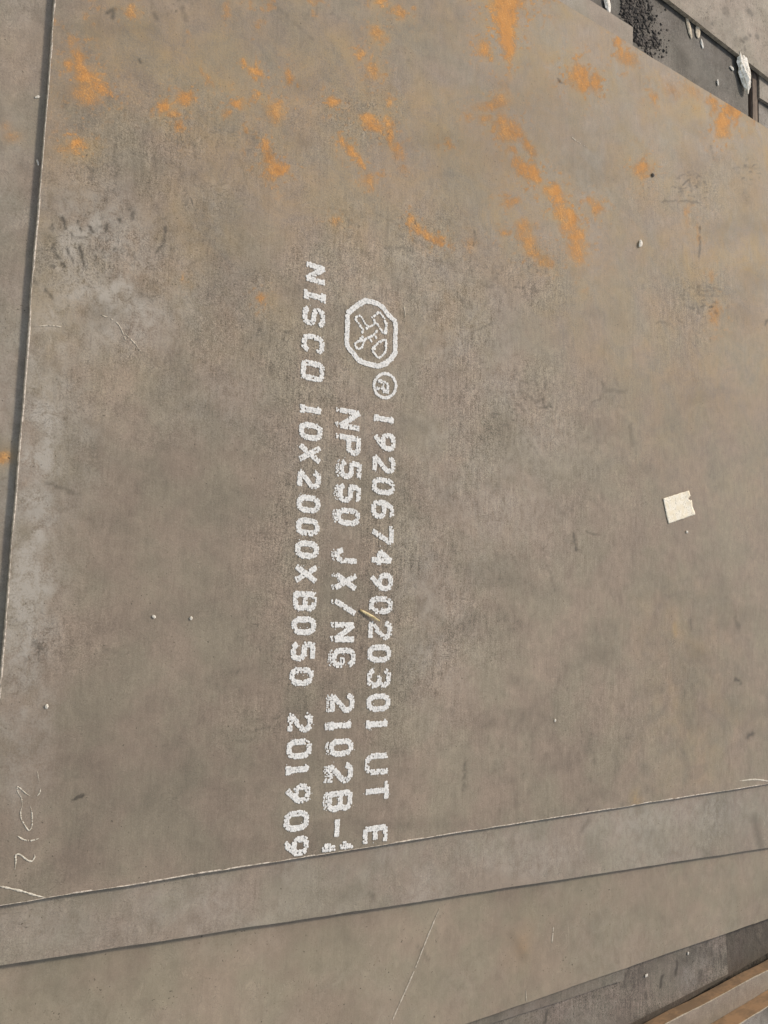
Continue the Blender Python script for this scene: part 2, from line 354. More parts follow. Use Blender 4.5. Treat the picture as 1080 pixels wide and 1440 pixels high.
DARKSEG = [(a67((275,240),(290,190),(340,165),(400,150),(480,145),(560,165),(640,190)),1.4,.55),(a67((400,185),(560,192)),1.6,.5),(a67((400,232),(600,240)),1.8,.5),(a67((395,310),(410,350),(430,405)),1.7,.55),(a67((460,310),(465,385)),1.6,.5),(a67((285,320),(350,360)),1.7,.5),(a67((20,500),(60,480),(130,510)),1.6,.4),(a67((240,475),(290,530)),1.6,.5),(a67((580,400),(590,430)),2.2,.6),
 (a25((740,390),(780,368),(820,370),(855,400)),1.4,.55),(a25((700,470),(760,468),(835,472)),1.5,.6),(a25((795,395),(805,425)),2.2,.5),(a25((815,400),(835,410)),1.8,.45),(a25((760,420),(770,440)),1.8,.4),(a25((955,350),(1000,345),(1045,350)),1.8,.35),(a25((995,440),(1005,470)),4,.3),
 ([(330,205),(345,250),(340,270)],2,.3),([(262,240),(300,262),(330,255)],1.6,.3),([(120,232),(132,240),(128,252)],1.8,.6),([(300,330),(290,360),(268,372)],1.8,.35),([(465,292),(488,297)],1.8,.28),([(560,330),(600,345)],1.8,.35),([(672,395),(690,405)],1.8,.35),([(700,385),(692,402)],2.0,.4),([(530,300),(560,315)],1.6,.4),
 (a5((260,140),(275,180),(285,220)),1.8,1.0),(a5((375,170),(385,205),(405,245)),1.8,1.1),(a5((460,210),(490,245)),2.2,1.1),(a5((600,190),(590,240)),2,1.0),(a5((320,250),(330,280)),1.6,.8),(a5((390,285),(440,295)),1.6,.8),(a5((160,215),(185,240),(190,190)),1.6,.8),(a5((185,350),(190,385),(240,460),(275,515)),1.7,1.0),(a5((290,370),(310,420),(340,470)),1.7,.9),
 (a5((385,350),(410,420),(425,500)),1.8,1.0),(a5((460,360),(490,410),(520,455)),1.6,.8),(a5((520,340),(550,350)),1.6,.8),(a5((680,160),(700,155),(700,175)),1.8,.9),(a5((770,70),(800,90),(790,140)),3,.75),(a5((1040,210),(1035,270),(1020,330),(970,400)),2,.75),(a5((1030,145),(1050,140)),1.8,.7),(a5((650,385),(665,375)),2,.8),(a5((570,400),(580,420)),2,.6),(a5((130,680),(180,750)),1.7,.8),(a5((50,620),(75,640)),1.7,.8),(a5((700,380),(715,415)),1.5,.6),
 (a49((240,175),(300,185),(345,160),(365,190)),1.5,.45),(a49((240,190),(260,250),(330,285),(370,330),(400,300)),1.5,.45),(a49((425,150),(430,230)),1.4,.65),(a49((410,300),(420,355),(465,350)),2,.75),(a49((820,150),(828,220),(800,300),(750,320)),1.5,.5),(a49((740,130),(720,90)),1.3,.5),(a49((835,240),(980,240)),3.4,.4),(a49((1010,480),(1030,620)),3,.35),(a49((40,430),(60,400),(120,405)),1.4,.7),(a49((150,460),(180,515)),1.3,.6),
 ([(66,680),(88,687),(115,698)],3.2,.5),([(102,1124),(118,1118)],2.0,1.1),([(101,1124),(108,1122)],3.0,1.1),([(767,788),(774,808),(781,830)],2.0,.35),([(807,750),(811,772)],2.2,.75),([(825,748),(842,752)],1.5,.5),([(985,318),(983,360)],1.4,.75),([(1000,205),(1004,225)],1.4,.5),([(1076,455),(1080,450)],2,.8),([(150,18),(160,12),(158,24)],3,.7),([(255,10),(262,28)],3,.4),([(215,12),(220,26)],3,.5),([(385,5),(440,55)],2.5,.3),([(195,82),(199,88)],1.6,.8),
 ([(655,1068),(652,1110)],2.4,.5),([(822,1148),(826,1138)],1.8,.7),([(1035,955),(1040,960)],3,.9),([(1060,1030),(1052,1036)],3.5,.7),([(971,872),(972,885)],1.8,.4),([(1034,868),(1038,880)],3.5,.45),([(660,470),(700,450)],1.6,.4),([(668,325),(666,345)],1.4,.7),([(540,348),(570,348)],1.6,.5),([(690,585),(710,590)],2,.4),([(785,110),(792,117)],1.6,.8),
 ([(350,1015),(395,1008)],2.4,.4),([(340,1030),(380,1022)],2.4,.45),([(325,1045),(368,1038)],2.4,.4),([(398,900),(415,912)],2.2,.35),([(332,950),(336,942)],2,.5),([(148,912),(165,916)],3.5,.45),([(190,1050),(240,1048)],2.6,.4),([(180,1060),(245,1062)],2,.3),([(402,468),(412,465)],1.6,.7),([(700,680),(690,700)],2,.45),([(840,590),(842,620)],4,.3),([(48,905),(60,912)],3.5,.6)]

def tread(F, U, V, x, y, rx, ry, rot, pitch, s, seed):
    c, sn = math.cos(math.radians(rot)), math.sin(math.radians(rot))
    du = U-x; dv = V-y
    a = (c*du+sn*dv); b = (-sn*du+c*dv)
    ins = np.clip(1.6-1.6*((a/rx)**2+(b/ry)**2), 0, 1)
    a = a+(fbm(U/16, V/16, seed+200, 3)-0.5)*22; b = b+(fbm(U/16, V/16, seed+210, 3)-0.5)*22
    bars = np.clip(np.sin(b*2*math.pi/pitch)*1.4-0.2, 0, 1)*np.clip(np.sin(a*2*math.pi/(pitch*1.5)+np.sin(b/pitch)*1.5)*1.5+0.5, 0, 1)
    F[:] = np.maximum(F, 1.75*s*ins*bars*np.clip(fbm(U/6, V/6, seed, 3)*3.2-0.9, 0, 1))

def top_fields(U, V, P):
    rust = np.zeros_like(U); och = np.zeros_like(U); pale = np.zeros_like(U); gr = np.zeros_like(U); dk = np.zeros_like(U)
    wu = U+(fbm(U/9, V/9, 31, 3)-0.5)*14; wv = V+(fbm(U/9, V/9, 37, 3)-0.5)*14
    for b in RUST: blob(rust, wu, wv, b[0], b[1], b[2]*1.0, b[3]*1.0, b[4], b[5]*0.95, 1.15)
    # sparse rust freckles over the far half
    fre = fbm(U/11, V/11, 83, 4)*np.clip((330-V)/260, 0, 1)*np.clip(fbm(U/90, V/90, 87, 2)*2.2-0.6, 0, 1)
    rust = np.maximum(rust, np.clip((fre-0.50)*3.0, 0, .5))
    near = np.zeros_like(U)
    for b in RUST: blob(near, U, V, b[0], b[1], b[2]*2.2+6, b[3]*2.2+6, b[4], b[5])
    rust = np.maximum(rust, near*np.clip(fbm(U/4.5, V/4.5, 181, 3)*4.0-2.15, 0, .8))
    for b in OCHRE: blob(och, U, V, b[0], b[1], b[2], b[3], b[4], b[5]*1.45)
    och *= np.clip(fbm(U/26, V/26, 161, 4)*2.0-0.2, 0.25, 1.2)
    for b in RUST: blob(och, wu, wv, b[0]+2, b[1]+3, b[2]*2.0+5, b[3]*2.0+5, b[4], b[5]*0.72)
    for b in PALE: blob(pale, U, V, *b)
    och = np.maximum(och, np.clip((620-V+np.clip(U-700,0,400)*0.45)/520, 0, 1)*np.clip(fbm(U/90, V/90, 151, 5)*2.2-0.42, 0, 1)*(0.55+0.25*np.clip((U-700)/300,0,1)))
    for b in GRAIN: blob(gr, U, V, *b)
    pale *= 1.35*np.clip(fbm(U/34, V/34, 41, 5)*2.8-0.55, 0, 1.2)
    gr *= np.clip(fbm(U/60, V/60, 47, 4)*2.6-0.55, 0.15, 1.15)
    su = U+(fbm(U/5, V/5, 131, 3)-0.5)*5; sv = V+(fbm(U/5, V/5, 137, 3)-0.5)*5
    for pts, r, s in DARKSEG: seg(dk, su, sv, pts, r*1.2, s*1.2)
    dk *= np.clip(fbm(U/6, V/6, 139, 3)*2.4-0.35, 0.15, 1)
    tread(dk, U, V, 985, 425, 30, 26, 5, 9, .55, 51)
    tread(dk, U, V, 975, 262, 34, 28, 0, 9, .5, 53)
    tread(dk, U, V, 1055, 240, 20, 22, 0, 9, .4, 55)
    tread(dk, U, V, 60, 915, 40, 50, 0, 11, .22, 65)
    tread(dk, U, V, 735, 565, 50, 45, 30, 9, .30, 61)
    for (x, y, rx, ry, sc, sd) in ((735,585,60,70,4.5,.55),(730,400,60,45,4.5,.55),(640,370,60,30,4,.4),(500,330,70,35,4.5,.4),(300,205,110,40,4.5,.42),(140,340,80,55,5,.5),(290,500,90,45,4.5,.35),(860,1040,70,50,4.5,.3),(990,440,40,40,4,.5),(975,262,45,35,4,.45),(800,690,70,45,5,.3),(440,30,90,40,5,.3),(250,15,40,22,4,.6),(620,905,40,60,4,.4),(60,910,40,60,5,.45),(560,60,60,60,5,.25)):
        q = np.exp(-((U-x)/rx)**2-((V-y)/ry)**2)
        dk = np.maximum(dk, sd*1.5*q*np.clip(fbm(U/sc, V/(sc*1.3), int(x), 3)*4.5-2.55, 0, 1)*np.clip(fbm(U/22, V/22, int(y)+7, 3)*3-0.9, 0, 1))
    # broad noise-warped darker patches, strongest towards the lower left
    dk_broad = np.zeros_like(U)
    for b in ((190,1090,150,140,0,.34),(270,900,130,110,0,.26),(280,700,110,90,0,.22),(330,350,50,110,0,.22),(470,950,60,180,0,.16),(120,1180,130,60,0,.3),(700,230,60,60,0,.2),(760,180,50,60,0,.22),(250,60,160,40,0,.12)): blob(dk_broad, U+(fbm(U/60,V/60,171,4)-.5)*120, V+(fbm(U/60,V/60,173,4)-.5)*120, *b)
    dk = np.maximum(dk, dk_broad)
    # faint wipes and drag marks
    dk = np.maximum(dk, 0.30*np.clip(fbm(U/70, V/40, 91, 4)*3.2-1.75, 0, 1))
    dk = np.maximum(dk, 0.35*np.clip(fbm(U/5.0, V/60, 93, 3)*3.4-2.05, 0, 1)*np.clip(fbm(U/80, V/80, 95, 2)*3-1.2, 0, 1))
    return dict(rust=rust, ochre=och, pale=pale, grain=gr, dark=dk)

YB = -0.320839*H                             # near sheared edge of the top plate
XL = 0.225479*H
YT = 1.058872*H
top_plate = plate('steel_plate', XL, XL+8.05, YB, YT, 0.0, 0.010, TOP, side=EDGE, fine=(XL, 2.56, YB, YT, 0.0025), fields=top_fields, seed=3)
tag(top_plate, 'topmost large grey-brown steel plate with three lines of white print and orange rust spots', 'steel plate', 'stacked steel plates')

def simple_fields(blobs_pale=(), blobs_rust=(), segs=(), grain=0.25, pale0=0.25, dark0=0.25, seed=101):
    def f(U, V, P):
        pale = pale0*np.clip(fbm(U/60, V/60, seed, 4)*3-1.1, 0, 1)
        gr = grain*np.clip(fbm(U/50, V/50, seed+3, 4)*2.6-0.5, 0.1, 1.2)
        dk = dark0*np.clip(fbm(U/30, V/30, seed+7, 4)*3.4-1.9, 0, 1)
        rust = np.zeros_like(U); och = np.zeros_like(U)
        for b in blobs_pale: blob(pale, U, V, *b)
        for b in blobs_rust: blob(rust, U, V, *b); blob(och, U, V, b[0], b[1], b[2]*2, b[3]*2, b[4], b[5]*.6)
        su = U+(fbm(U/5, V/5, 131, 3)-0.5)*4; sv = V+(fbm(U/5, V/5, 137, 3)-0.5)*4
        for pts, r, s in segs: seg(dk, su, sv, pts, r, s)
        return dict(rust=rust, ochre=och, pale=pale, grain=gr, dark=dk)
    return f

def row_plate(p, q, x0, x1, depth, z, th, mat, up=True, **k):
    """plate whose sheared edge passes through photo pixels p and q (measured at its top z); up: it lies beyond that edge"""
    a = w(*p, z=z); b = w(*q, z=z)
    rot = math.atan2(b[1]-a[1], b[0]-a[0])
    y0, y1 = (a[1], a[1]+depth) if up else (a[1]-depth, a[1])
    return plate('steel_plate', x0, x1, y0, y1, z, th, mat, rot=rot, piv=(a[0], a[1]), **k)

Z2, Z3, Z4, Z5, Z6 = -0.0105, -0.0235, -0.034, -0.0445, -0.055
p2 = row_plate((0,1358), (1080,1192), -0.9, 7.0, 2.0, Z2, 0.010, SECOND, fine=(-0.05, 2.6, -0.6, 1.4, 0.006), seed=21,
    fields=simple_fields([(900,1150,60,25,-8,.5),(1000,1140,50,25,-8,.45),(60,1310,80,25,0,.3),(25,600,20,60,0,.4),(12,700,14,60,0,.5)], [(4,643,9,7,0,.9),(16,192,12,8,0,.5),(8,178,8,8,0,.4),(20,60,40,60,0,.16),(25,130,30,50,0,.14)],
        [([(828,1152),(818,1170)],3,.4),([(1060,1150),(1070,1190)],6,.5),([(520,1258),(525,1262)],2,.7)], grain=.45, pale0=.35, dark0=.25, seed=201))
tag(p2, 'pale steel plate directly under the printed plate, showing as the first band below it', 'steel plate', 'stacked steel plates')
p3 = row_plate((760,1403), (1080,1292), 0.0, 7.4, 1.95, Z3, 0.010, THIRD, fine=(0.2, 2.6, -0.88, -0.45, 0.006), seed=33,
    fields=simple_fields([], [(735,1332,10,18,0,.25)], [([(720,1315),(735,1345)],7,.3),([(588,1330),(602,1350)],3,.4)], grain=.15, pale0=.12, dark0=.15, seed=301))
tag(p3, 'smooth tan steel plate second below the printed one, with a long diagonal scratch', 'steel plate', 'stacked steel plates')
x4 = w(878,1381,Z4)[0]
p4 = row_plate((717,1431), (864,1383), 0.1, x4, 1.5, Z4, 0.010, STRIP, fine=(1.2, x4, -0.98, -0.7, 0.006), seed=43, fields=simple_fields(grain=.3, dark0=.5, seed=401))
tag(p4, 'narrow exposed strip of steel plate just under the tan plate, ending near its lower right', 'steel plate', 'stacked steel plates')
x5 = w(1024,1350,Z5)[0]
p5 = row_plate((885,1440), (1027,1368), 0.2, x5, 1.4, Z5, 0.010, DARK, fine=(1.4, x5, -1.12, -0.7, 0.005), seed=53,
    fields=simple_fields([(990,1345,18,25,0,.4),(968,1375,10,16,0,.6)], [], [([(953,1352),(950,1372)],1.8,1.2),([(932,1372),(928,1388)],2.0,1.2),([(908,1395),(909,1405)],2,.8),([(770,1420),(765,1440)],2.4,1),([(985,1365),(983,1382)],3,.7),([(880,1370),(876,1388)],3,.8)], grain=.9, dark0=.7, pale0=.3, seed=501))
tag(p5, 'dirty grey steel plate with a square cut end low at right beside the rusty slab', 'steel plate', 'stacked steel plates')
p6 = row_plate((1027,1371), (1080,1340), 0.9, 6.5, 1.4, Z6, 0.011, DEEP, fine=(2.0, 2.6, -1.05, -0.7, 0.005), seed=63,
    fields=simple_fields([], [], [([(1062,1315),(1070,1328)],1.6,1.2),([(1049,1308),(1051,1311)],2,1)], grain=.6, dark0=.8, pale0=.1, seed=601))
tag(p6, 'dark lowest steel plate beyond the square cut end at the right side', 'steel plate', 'stacked steel plates')

# neighbouring stack of thick slabs, lower right
s1 = row_plate((937,1440), (1080,1364), 0.7, 6.0, 1.3, -0.010, 0.037, SECOND, up=False, fine=(1.6, 2.7, -1.25, -0.96, 0.008), seed=73, side=RUSTY, wob=0.001,
    fields=simple_fields(grain=.4, dark0=.4, seed=701))
tag(s1, 'thick steel slab with rust-brown side, lower of the two at the bottom right corner', 'steel slab', 'thick slabs beside the stack')
s2 = row_plate((1040,1440), (1080,1415), 0.8, 6.1, 1.2, 0.040, 0.049, DARK, up=False, fine=(1.6, 2.7, -1.3, -0.98, 0.008), seed=83, side=RUSTY, wob=0.001,
    fields=simple_fields(grain=.6, dark0=.8, pale0=.6, seed=801))
tag(s2, 'thick steel slab with rust-brown side, stacked on the other slab at bottom right corner', 'steel slab', 'thick slabs beside the stack')

# far side, upper right
xw = w(890,50,Z2)[0]
yw = w(873,28,Z2)[1]
pw = plate('steel_plate', -0.4, xw, 1.50-0.02, yw, Z2, 0.010, SECOND, fine=(1.2, xw, 1.48, yw, 0.006), seed=93, fields=simple_fields(grain=.3, pale0=.4, dark0=.3, seed=901))
tag(pw, 'grey steel plate corner peeping out beyond the far edge beside black grit', 'steel plate', 'plates beyond the far edge')
ZD = -0.024
xd = w(1052,140,ZD)[0]
pd = plate('steel_plate', -0.2, xd, 1.35, 2.10, ZD, 0.012, DARKER, fine=(1.3, xd, 1.5, 1.9, 0.005), seed=103,
    fields=simple_fields([(1000,105,10,30,0,.35),(1018,110,12,22,0,.4)], [], [([(923,62),(921,78)],2.2,1.4),([(1005,60),(1008,118)],3,.8),([(888,-20),(892,10),(903,50)],14,1.3),([(1013,88),(1020,110)],4,.5)], grain=.9, dark0=1.1, pale0=.55, seed=1001))
tag(pd, 'dark sooty steel plate in the trough beyond the far edge, stones lying on it', 'steel plate', 'plates beyond the far edge')
ZU = -0.008
pu = row_plate((940,0), (1080,109), 1.2, 6.5, 1.5, ZU, 0.012, UPPER, fine=(1.7, 2.8, 1.70, 2.1, 0.006), seed=113,
    fields=simple_fields([], [], [([(1053,14),(1057,20)],3.5,1.3),([(1064,49),(1066,53)],2.4,1.4),([(1048,53),(1051,54)],2.2,1.4),([(1054,48),(1056,50)],1.8,1.3),([(1042,56),(1046,58)],2,1.1),([(1001,32),(1002,33)],2,1.2),([(1047,66),(1048,69)],1.6,1.0)], grain=.4, dark0=.7, pale0=.2, seed=1101))
tag(pu, 'tan steel plate with black oil spots at the top right corner', 'steel plate', 'plates beyond the far edge')
za = -0.022
xa = w(1068,120,za)[0]; ya = w(1075,142,za)[1]
pa = plate('steel_plate', xa, 4.5, ya, ya+0.5, za, 0.010, UPPER, fine=(xa, xa+0.2, ya, ya+0.2, 0.01), seed=123, fields=simple_fields(grain=.4, seed=1201))
tag(pa, 'small tan plate end right of the timber under the spotted plate', 'steel plate', 'plates beyond the far edge')
zb = -0.034
xb = w(1067,165,zb)[0]
pb = plate('steel_plate', xb, 4.2, 1.2, ya+0.30, zb, 0.010, DARK, fine=(xb, xb+0.25, 1.45, ya+0.1, 0.008), seed=133,
    fields=simple_fields([(1074,160,8,14,0,.7),(1080,178,8,8,0,.8)], [], [], grain=.9, pale0=.7, dark0=.8, seed=1301))
tag(pb, 'scuffed grey plate right of the timber, at the far edge by the frame', 'steel plate', 'plates beyond the far edge')

# bright sheared lips (parts of their plates)
def lip(parent, path, inward, z, wid, seed, mat=EDGE, rise=0.0005):
    """thin burr of bare steel along a sheared edge; path: world xy points, inward: unit xy"""
    n = len(path); v = []; f = []
    t = np.arange(n)*0.004
    jw = wid*(0.30+1.3*fbm(t*14, t*0+1.7, seed, 4)**1.3)
    jz = rise*(0.5+1.0*fbm(t*40, t*0+5.1, seed+3, 3))
    gap = fbm(t*22, t*0+9.9, seed+9, 4)
    for i in range(n):
        p = np.array(path[i])
        ww = jw[i]*(0.25 if gap[i] < 0.46 else 1.0)
        for k, (o, h) in enumerate(((-0.0005, -0.0018), (-0.0004, jz[i]), (ww*0.55, jz[i]*0.8), (ww, -0.0009))):
            q = p+np.array(inward)*o
            v.append((q[0], q[1], z+h))
    for i in range(n-1):
        for k in range(3):
            a = i*4+k; b = a+4
            f.append((a, b, b+1, a+1))
    return mesh_obj('sheared_lip', v, f, mat, parent)
def lip_on(o, side, seed, wid, xlim=2.75, rise=0.0005, mat=EDGE):
    a = EDGES[o.name][side]; z = EDGES[o.name]['z']
    if side in ('near', 'far'):
        xs = np.arange(a[0, 0], min(a[-1, 0], xlim), 0.004); ys = np.interp(xs, a[:, 0], a[:, 1])
        inw = (0, 1) if side == 'near' else (0, -1)
    else:
        ys = np.arange(a[0, 1], a[-1, 1], 0.004); xs = np.interp(ys, a[:, 1], a[:, 0])
        inw = (1, 0) if side == 'left' else (-1, 0)
    return lip(o, list(zip(xs, ys)), inw, z, wid, seed, rise=rise, mat=mat)
lip_on(top_plate, 'left', 5, 0.0030)
lip_on(top_plate, 'near', 6, 0.0027)
lip_on(s1, 'far', 10, 0.0034, mat=SCRATCH)
lip_on(s2, 'far', 11, 0.0034, mat=SCRATCH)

# ------------------------------------------------------------------ white print on the top plate
ST = {
 '0': [[(.22,0),(.78,0),(1,.22),(1,.78),(.78,1),(.22,1),(0,.78),(0,.22),(.22,0)]],
 'O': [[(.1,0),(.9,0),(1,.12),(1,.88),(.9,1),(.1,1),(0,.88),(0,.12),(.1,0)]],
 '1': [[(.5,0),(.5,.95)],[(.05,0),(.95,0)],[(.5,.95),(.2,.82)]],
 'I': [[(.5,0),(.5,1)],[(.05,0),(.95,0)],[(.05,1),(.95,1)]],
 '2': [[(0,.80),(.18,1),(.80,1),(1,.82),(1,.66),(.05,.06),(0,0),(1,0)]],
 '3': [[(0,.84),(.18,1),(.80,1),(1,.82),(1,.64),(.82,.52),(.4,.52)],[(.82,.52),(1,.38),(1,.18),(.80,0),(.18,0),(0,.16)]],
 '4': [[(.72,0),(.72,1),(0,.34),(1,.34)]],
 '5': [[(.95,1),(.03,1),(.03,.56),(.78,.56),(1,.40),(1,.16),(.8,0),(.2,0),(0,.14)]],
 'S': [[(1,.86),(.84,1),(.16,1),(0,.86),(0,.62),(.16,.52),(.84,.48),(1,.36),(1,.14),(.84,0),(.16,0),(0,.14)]],
 '6': [[(.92,1),(.35,1),(0,.62),(0,.18),(.2,0),(.8,0),(1,.18),(1,.40),(.8,.56),(.15,.56),(0,.42)]],
 '7': [[(0,.90),(0,1),(1,1),(1,.88),(.30,0)]],
 '8': [[(.02,0),(.85,0),(1,.12),(1,.42),(.86,.52),(1,.62),(1,.88),(.85,1),(.02,1),(.02,0)],[(.02,.52),(.86,.52)]],
 '9': [[(1,.60),(1,.86),(.84,1),(.18,1),(.02,.86),(.02,.60),(.18,.42),(.84,.42),(1,.58)],[(.96,.50),(.62,.24),(.22,0)]],
 'N': [[(0,0),(0,1),(1,0),(1,1)]],
 'C': [[(1,.80),(.80,1),(.20,1),(0,.80),(0,.20),(.20,0),(.80,0),(1,.20)]],
 'X': [[(0,0),(1,1)],[(0,1),(1,0)]],
 'P': [[(0,0),(0,1),(.8,1),(1,.86),(1,.60),(.8,.46),(0,.46)]],
 'J': [[(0,.26),(.2,0),(.55,0),(.8,.2),(.8,1)]],
 '/': [[(0,0),(1,1)]],
 'G': [[(1,.80),(.80,1),(.20,1),(0,.80),(0,.20),(.20,0),(.85,0),(1,.14),(1,.42),(.55,.42)]],
 'B': [[(0,0),(.82,0),(1,.14),(1,.40),(.82,.52),(0,.52)],[(.82,.52),(1,.64),(1,.86),(.82,1),(0,1),(0,0)]],
 '-': [[(0,.45),(1,.45)]],
 'U': [[(0,1),(0,.20),(.2,0),(.8,0),(1,.20),(1,1)]],
 'T': [[(0,1),(1,1)],[(.5,1),(.5,0)]],
 'E': [[(.95,0),(.02,0),(.02,1),(.95,1)],[(.02,.50),(.75,.50)]],
}
LINE_A = [('N',443.5,385,31,27),('I',442.5,417,31,19),('S',441,446,32,27),('C',440,484,32,27),('O',439.3,522,33,28),('1',437.8,577,33,17),('0',436.7,607,33,25),('X',435.5,638,33,26),('2',434.5,674,33,27),('0',433.6,709,33,25),('0',432.7,741,33,25),('0',431.5,773,33,25),('X',430.2,807,33,26),('8',428.4,845,33,28),('0',427,880,34,26),('5',425.8,916,34,28),('0',424,951,34,26),('2',421.8,1016,35,29),('0',420.4,1053,35,28),('1',419.3,1082,35,19),('9',418.2,1116,35,28),('0',416.7,1154,35,29),('9',415.6,1190,36,28)]
LINE_B = [('N',491.5,590,32,29),('P',491,626,32,28),('5',492.5,661,31,27),('5',491,694,32,27),('0',489.3,727,33,25),('J',487,783,33,26),('X',486,818,33,25),('/',485,854,33,24),('N',484,889,32,28),('G',483,925,33,28),('2',481,988.5,34,28),('1',479.5,1020,34,18),('0',479.5,1051,34,25),('2',478.3,1087,35,29),('B',477.5,1126,35,29),('-',475,1164,35,29)]
LINE_C = [('1',541,590,31,15),('9',540.5,621,31,26),('2',539.7,653,32,25),('0',538.7,684,32,24),('6',538,717,32,27),('7',537.3,752,32,26),('4',536.6,784,32,26),('9',536,818,32,26),('0',535.3,851,33,25),('2',534.4,886,33,27),('0',533.3,919,33,25),('3',532.6,953,33,28),('0',532,988,33,25),('1',531,1018,33,18),('U',530,1074,34,30),('T',529.3,1112,34,30),('E',527.3,1174,34,28)]

def near_strokes(X, Y, strokes):
    D = np.full(X.shape, 1e9)
    for s in strokes:
        for (x1, y1), (x2, y2) in zip(s[:-1], s[1:]):
            L2 = (x2-x1)**2+(y2-y1)**2+1e-9
            t = np.clip(((X-x1)*(x2-x1)+(Y-y1)*(y2-y1))/L2, 0, 1)
            D = np.minimum(D, np.hypot(X-x1-t*(x2-x1), Y-y1-t*(y2-y1)))
    return D
def dots_mesh(name, C, rad, mat, parent, seed, z=0.0, lift=0.0007):
    """sprayed paint dots: irregular low domes; C: world xy (n,2), rad (n,)"""
    r = np.random.default_rng(seed); v = []; f = []
    for (x, y), rr in zip(C, rad):
        n = 9; k = len(v); zz = z+lift+r.random()*0.0006
        ph = r.random()*6.28; tx, ty = (r.random(2)-0.5)*0.10
        v.append((x, y, zz+rr*0.10))
        for i in range(n):
            a = ph+i*2*math.pi/n; q = rr*(0.86+0.26*r.random())
            v.append((x+q*math.cos(a), y+q*math.sin(a), zz+q*(tx*math.cos(a)+ty*math.sin(a))))
        f += [(k, k+1+i, k+1+(i+1) % n) for i in range(n)]
    return mesh_obj(name, v, f, mat, parent)

def local_frame(cx, cy):
    """plate directions at a spot: the print runs towards -Y, letters stand towards +X"""
    return w(cx, cy)
def stroke_dots(strokes, rows, step):
    """spray nozzles side by side: rows of dots following each stroke"""
    out = []
    for st_ in strokes:
        Q = np.array(st_, float); d = np.r_[0, np.cumsum(np.hypot(*np.diff(Q, axis=0).T))]
        m = max(2, int(round(d[-1]/step))+1); t = np.linspace(0, d[-1], m)
        x = np.interp(t, d, Q[:, 0]); y = np.interp(t, d, Q[:, 1])
        e_ = 0.0012
        tx = np.interp(np.minimum(t+e_, d[-1]), d, Q[:, 0])-np.interp(np.maximum(t-e_, 0), d, Q[:, 0])
        ty = np.interp(np.minimum(t+e_, d[-1]), d, Q[:, 1])-np.interp(np.maximum(t-e_, 0), d, Q[:, 1])
        L_ = np.hypot(tx, ty)+1e-9
        for o_ in rows: out.append(np.stack([x-ty/L_*o_, y+tx/L_*o_], -1))
    return np.concatenate(out)
def glyph(ch, cx, cy, hp, wp, seed, ghost=False, drop=0.03, name=None):
    r = np.random.default_rng(seed)
    c = w(cx, cy)
    hX = abs(w(cx+hp/2, cy)[0]-w(cx-hp/2, cy)[0])         # letter height (m, along +X)
    wY = abs(w(cx, cy+wp/2)[1]-w(cx, cy-wp/2)[1])         # letter width (m, along -Y)
    sw = 0.0108                                            # stroke width
    pitch = 0.0035
    hh = hX-sw; ww = wY-sw
    gx = np.arange(-ww/2-sw, ww/2+sw+1e-6, pitch); gy = np.arange(-hh/2-sw, hh/2+sw+1e-6, pitch)
    A, B = np.meshgrid(gx, gy, indexing='ij')
    st = [[((x-0.5)*ww, (y-0.5)*hh) for x, y in s] for s in ST[ch]]
    D = near_strokes(A, B, st)
    sdts = stroke_dots(st, (-0.0034, 0.0, 0.0034), 0.0034)
    a = sdts[:, 0]; b = sdts[:, 1]; n = len(a)
    keep = r.random(n) > drop
    a = a[keep]+r.normal(0, 0.00035, keep.sum()); b = b[keep]+r.normal(0, 0.00035, keep.sum())
    rad = 0.0024*(0.82+0.30*r.random(len(a)))
    if ghost:                                              # doubled strike along the foot of the letters
        m = b < -hh/2+sw*0.3
        a2 = a[m]; b2 = b[m]-0.0092+r.normal(0, .0006, m.sum())
        a = np.concatenate([a, a2]); b = np.concatenate([b, b2]); rad = np.concatenate([rad, 0.0017*(0.6+0.8*r.random(len(a2)))])
    # overspray
    ns = int(n*0.10)
    sa = r.choice(A[D < sw*0.95], ns)+r.normal(0, .0012, ns); sb = r.choice(B[D < sw*0.95], ns)+r.normal(0, .0012, ns)
    near = near_strokes(sa, sb, st) < sw*0.95
    a = np.concatenate([a, sa[near]]); b = np.concatenate([b, sb[near]]); rad = np.concatenate([rad, 0.0008*(0.4+r.random(near.sum()))])
    C = np.stack([c[0]+b, c[1]-a], -1)
    C = C[:, :]; ok = C[:, 1] > YB+0.003
    nm = name or ('painted_digit' if ch.isdigit() else ('painted_dash' if ch in '-/' else 'painted_letter'))
    return dots_mesh(nm, C[ok], rad[ok], PAINT, top_plate, seed)
sd_ = 1000
for Lx, gh in ((LINE_A, False), (LINE_B, True), (LINE_C, False)):
    for ch, cx, cy, hp, wp in Lx:
        sd_ += 1
        glyph(ch, cx, cy, hp, wp, sd_, ghost=gh, drop=0.04+0.12*random.random()**2)
